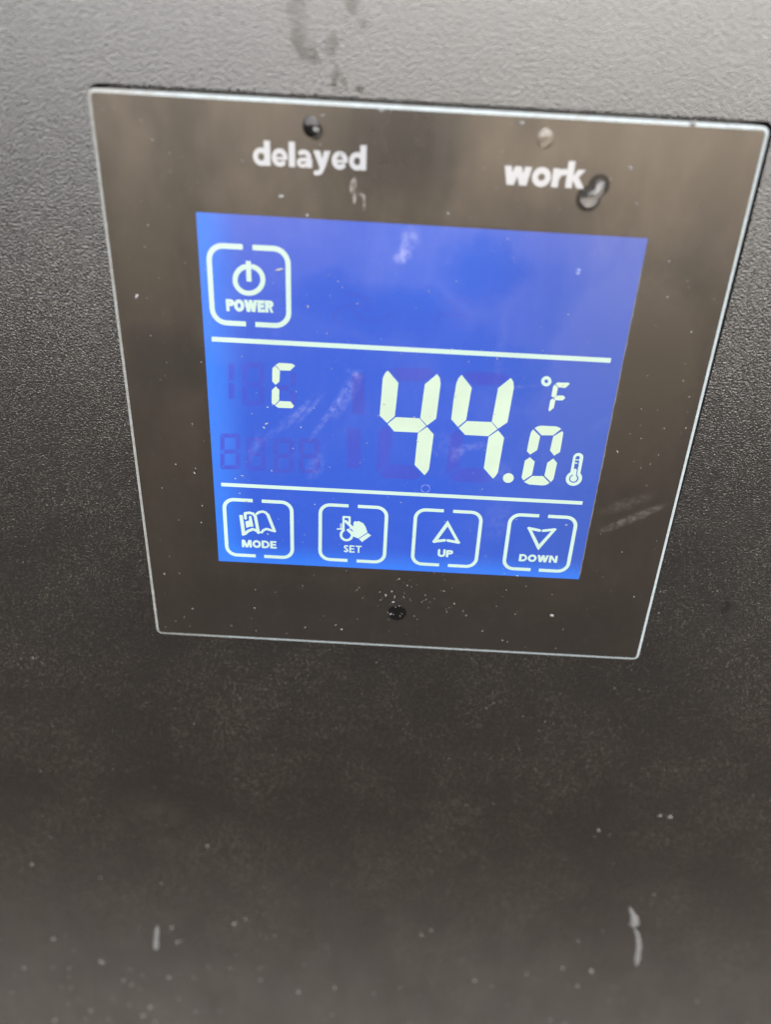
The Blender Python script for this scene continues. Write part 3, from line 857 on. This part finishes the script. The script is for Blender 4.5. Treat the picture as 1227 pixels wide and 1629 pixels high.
flat_poly('unlit_digit', [[tuple(p) for p in b] for b in D['g_big1']], Y_GHOST, M_GHOST, panel)
flat_poly('unlit_digit', [p[1] for p in D['g_bigseg'][0:1] + D['g_bigseg'][2:4]], Y_GHOST, M_GHOST, panel)
flat_poly('unlit_digit', [p[1] for p in D['g_bigseg'][1:2] + D['g_bigseg'][4:6]], Y_GHOST, M_GHOST, panel)
# the unlit bars of the small letter
flat_poly('unlit_digit', [[(-20.9, 8.6), (-20.0, 8.0), (-20.1, 6.0), (-20.9, 5.6)], [(-21.0, 5.2), (-20.1, 4.6), (-20.2, 2.6), (-21.1, 2.0)],
                          [(-23.2, 5.9), (-21.4, 5.9), (-21.2, 5.4), (-21.4, 4.9), (-23.2, 4.9), (-23.5, 5.4)]], Y_GHOST, M_GHOST, panel)
# faint unlit fan and frost signs in the upper field
fan = []
for k, a0 in enumerate((20, 140, 260)):
    fan.append(('s', [(-9.6 + (1.2 + 3.4 * t) * math.cos(math.radians(a0 + 95 * t)) * 1.25, 19.6 + (1.0 + 1.9 * t) * math.sin(math.radians(a0 + 95 * t))) for t in np.linspace(0, 1, 12)], .55, 'r'))
fan.append(('s', arc(-9.6, 19.6, .9, .8, 0, 360, 20), .4, 'r'))
sdf_shape('unlit_icon', fan, Y_GHOST, M_FAINT, panel, .06)
tap = [('s', [(4.3, 22.0), (8.2, 22.0)], .35, 'r'), ('s', [(6.2, 22.0), (6.2, 20.2)], .5, 'r'), ('s', [(3.8, 19.6), (8.8, 19.6)], .5, 'r'), ('s', [(3.8, 19.6), (3.4, 18.2)], .5, 'r'),
       ('s', [(3.4, 17.2), (3.4, 17.1)], .5, 'r'), ('s', [(3.4, 16.2), (3.4, 16.1)], .45, 'r')]
sdf_shape('unlit_icon', tap, Y_GHOST, M_FAINT, panel, .06)

# ------------------------------------------------------------------ round lenses let into the border
def dome_mesh(name, outline, h, mat, parent, y0=0.0, rings=9, power=.5):
    """closed dome over a mm outline (list of (x,z)), rising h mm towards the viewer"""
    c = Vector((sum(p[0] for p in outline) / len(outline), sum(p[1] for p in outline) / len(outline)))
    n = len(outline)
    V, F = [], []
    for k in range(rings):
        s = 1 - (k / rings) ** 1.6
        yy = h * (1 - s * s) ** power
        for p in outline:
            q = c + (Vector(p) - c) * s
            V.append((q.x * MM, (y0 - yy) * MM, q.y * MM))
    top = len(V)
    V.append((c.x * MM, (y0 - h) * MM, c.y * MM))
    for k in range(rings - 1):
        for i in range(n):
            j = (i + 1) % n
            F.append((k * n + i, k * n + j, (k + 1) * n + j, (k + 1) * n + i))
    for i in range(n):
        F.append(((rings - 1) * n + i, (rings - 1) * n + (i + 1) % n, top))
    F.append(tuple(range(n))[::-1])
    return mesh_obj(name, V, F, mat, parent, True)

def circ(cx, cz, rx, rz=None, n=36, wob=0.0, ph=0.0):
    rz = rz or rx
    return [(cx + rx * math.cos(2 * math.pi * i / n) * (1 + wob * math.sin(2 * 2 * math.pi * i / n + ph) + wob * .6 * math.sin(3 * 2 * math.pi * i / n + 1.3 * ph)),
             cz + rz * math.sin(2 * math.pi * i / n) * (1 + wob * math.sin(2 * 2 * math.pi * i / n + ph) + wob * .6 * math.sin(3 * 2 * math.pi * i / n + 1.3 * ph))) for i in range(n)]
dome_mesh('indicator_lens', circ(-17.36, 46.4, 1.25, 1.5), .30, M_LENS, panel, -.005)
dome_mesh('indicator_lens', circ(17.36, 46.4, 1.2, 1.4), .05, M_GLASS, panel, -.005)
dome_mesh('sensor_window', circ(-.02, -41.0, 1.85, 1.9), .06, M_LENS, panel, -.005)

# ------------------------------------------------------------------ water drops on the glass
def drop_outline(c1, r1, c2, r2, n=48):
    """outline of two merging round drops"""
    c = (Vector(c1) + Vector(c2)) / 2
    out = []
    for i in range(n):
        a = 2 * math.pi * i / n
        dv = Vector((math.cos(a), math.sin(a)))
        lo, hi = 0.0, 8.0
        for _ in range(30):
            t = (lo + hi) / 2
            q = c + dv * t
            d1, d2 = (q - Vector(c1)).length - r1, (q - Vector(c2)).length - r2
            k = 1.2
            hh = max(k - abs(d1 - d2), 0) / k
            d = min(d1, d2) - hh * hh * k / 4
            lo, hi = (t, hi) if d < 0 else (lo, t)
        out.append(tuple(c + dv * lo))
    return out
def water_drop(outline, h, label, y0):
    c = Vector((sum(p[0] for p in outline) / len(outline), sum(p[1] for p in outline) / len(outline)))
    o = dome_mesh('water_drop', [(p[0] - c.x, p[1] - c.y) for p in outline], h, M_WATER, None, 0.0, 12)
    o.location = (c.x * MM, y0 * MM, c.y * MM + H0)
    return tag(o, label, 'water drop', 'water drops on the glass panel')
water_drop(drop_outline((25.05, 38.45), 1.45, (26.35, 40.35), 1.15), 1.75, 'largest clear water drop, hanging beside the end of the word work', +.03)
water_drop(circ(17.2, 46.5, 1.05, 1.35, 40, .10, .8), .24, 'pale water drop lying over the round lens above the word work', +.02)
water_drop(circ(25.25, 27.6, .42, .55, 24, .06), .35, 'tiny water drop on the upper right of the blue display', +.02)
water_drop(circ(-16.7, 45.8, .7, .8, 28, .08, 2.0), .66, 'small water drop over the dark lens above the word delayed', +.02)

# ------------------------------------------------------------------ dust and dirt
def specks(name, items, y_of, mat, label):
    """one mesh of many tiny uneven grains"""
    V, F = [], []
    for (x, z, r, el, an) in items:
        b = len(V)
        ca, sa = math.cos(an), math.sin(an)
        y = y_of
        k = 6
        for i in range(k):
            a = 2 * math.pi * i / k
            rr = r * random.uniform(.7, 1.2)
            u, w = rr * el * math.cos(a), rr * math.sin(a)
            V.append(((x + u * ca - w * sa) * MM, y * MM, (z + u * sa + w * ca) * MM + H0))
        V.append(((x + random.uniform(-.3, .3) * r) * MM, (y - r * random.uniform(.5, .9)) * MM, (z + random.uniform(-.3, .3) * r) * MM + H0))
        for i in range(k):
            F.append((b + i, b + (i + 1) % k, b + k))
    o = mesh_obj(name, V, F, mat, None)
    tag(o, label, name.replace('_', ' '), kind='stuff')
    return o
items = []
for _ in range(520):
    x, z = random.uniform(-48.5, 48.5), random.uniform(-48, 48.5)
    items.append((x, z, abs(random.gauss(.0, .055)) + .028, random.choice((1, 1, 1.3, 2.2)), random.uniform(0, math.pi)))
for _ in range(45):
    x, z = random.gauss(2.5, 5.0), random.gauss(-36.5, 2.6)
    if z > -48:
        items.append((x, z, abs(random.gauss(.0, .06)) + .04, random.choice((1, 1, 1.6)), random.uniform(0, math.pi)))
for (x, z, r, el, an) in ((-17.9, 19.74, .19, 1, 0), (31.0, -39.6, .32, 1.2, -.4), (-1.3, -41.4, .17, 1.8, .6), (-1.9, -41.0, .12, 1, 0), (.9, -41.2, .11, 1, 0), (-.4, -39.6, .1, 1, 0), (.6, -41.8, .1, 1, 0),
                          (38.5, 49.35, .38, 1.5, .1), (-22, 36.5, .25, 2, .3), (-18, 33.9, .22, 1.6, .2), (-12.9, 42.9, .2, 2, .1), (-22.5, 25.4, .24, 3, .3), (-7.0, 49.0, .2, 2, 0),
                          (30.6, 43.0, .22, 1.6, -.3), (13.6, 48.3, .22, 1.8, -.2)):
    items.append((x, z, r, el, an))
specks('dust', items, -.05, M_DUST, 'pale dust grains scattered over the glass panel and its display')

items = []
for _ in range(900):
    x, z = random.uniform(-110, 110), random.uniform(-205, 62)
    if abs(x) < 51 and abs(z) < 51:
        continue
    items.append((x, z, abs(random.gauss(0, .05)) + .04, random.choice((1, 1, 1.6)), random.uniform(0, math.pi)))
for _ in range(150):
    z = -205 + abs(random.gauss(0, 34))
    x = random.uniform(-118, 118)
    if random.random() < .45:
        x = -60 + random.gauss(0, 28)
    items.append((x, z, min(abs(random.gauss(0, .22)) + .12, .62), random.choice((1, 1, 1.4)), random.uniform(0, math.pi)))
for (x, z, r, el, an) in ((68.0, -97.5, .55, 1.0, 0), (65.6, -97.3, .4, 1.6, 0), (60.05, -160.2, .8, .8, 0), (-21.3, -178.1, .7, .8, 0), (52, -103.5, .5, .8, 0)):
    items.append((x, z, r, el, an))
specks('dirt', items, FRONT, M_DIRT, 'pale dirt flecks spattered over the black housing')

def dried_run(path, radii, h, label):
    """a long thin crust following a path"""
    V, F = [], []
    n = 9
    c0 = Vector(path[0])
    fp, fr = [], []
    for i in range(len(path) - 1):
        for k in range(4):
            t = k / 4
            fp.append((path[i][0] * (1 - t) + path[i + 1][0] * t + random.uniform(-.12, .12), path[i][1] * (1 - t) + path[i + 1][1] * t))
            fr.append((radii[i] * (1 - t) + radii[i + 1] * t) * random.uniform(.6, 1.15))
    path, radii = fp + [path[-1]], fr + [radii[-1]]
    for i, p in enumerate(path):
        a, b = Vector(path[max(i - 1, 0)]), Vector(path[min(i + 1, len(path) - 1)])
        t = (b - a).normalized()
        nn = Vector((-t.y, t.x))
        for k in range(n):
            u = math.cos(math.pi * k / (n - 1))
            q = Vector(p) + nn * u * radii[i] * random.uniform(.9, 1.1) - c0
            V.append((q.x * MM, -h * radii[i] * math.sin(math.pi * k / (n - 1)) * MM, q.y * MM))
    for i in range(len(path) - 1):
        for k in range(n - 1):
            F.append((i * n + k, i * n + k + 1, (i + 1) * n + k + 1, (i + 1) * n + k))
    o = mesh_obj('dried_drip', V, F, M_SCALE, None, True)
    o.location = (c0.x * MM, FRONT * MM, c0.y * MM + H0)
    return tag(o, label, 'dried drip', 'dried drips on the housing')
dried_run([(-59.4, -150.5), (-59.6, -152), (-60.1, -155), (-60.4, -158), (-60.8, -160.5), (-60.9, -161.5)], [.1, .5, .6, .65, .8, .15], .25,
          'straight pale dried streak low on the left of the black housing')
dried_run([(65.0, -131.8), (65.8, -133.4), (66.9, -135.4), (67.4, -137.2), (67.6, -138.9), (67.9, -140.2), (69.4, -143.0), (70.6, -147), (71.2, -151), (71.6, -154.6), (72, -157)],
          [.15, .6, .9, 1.5, 1.2, .25, .5, .75, .6, .8, .1], .3, 'pale dried blob with a tail low on the right of the black housing')
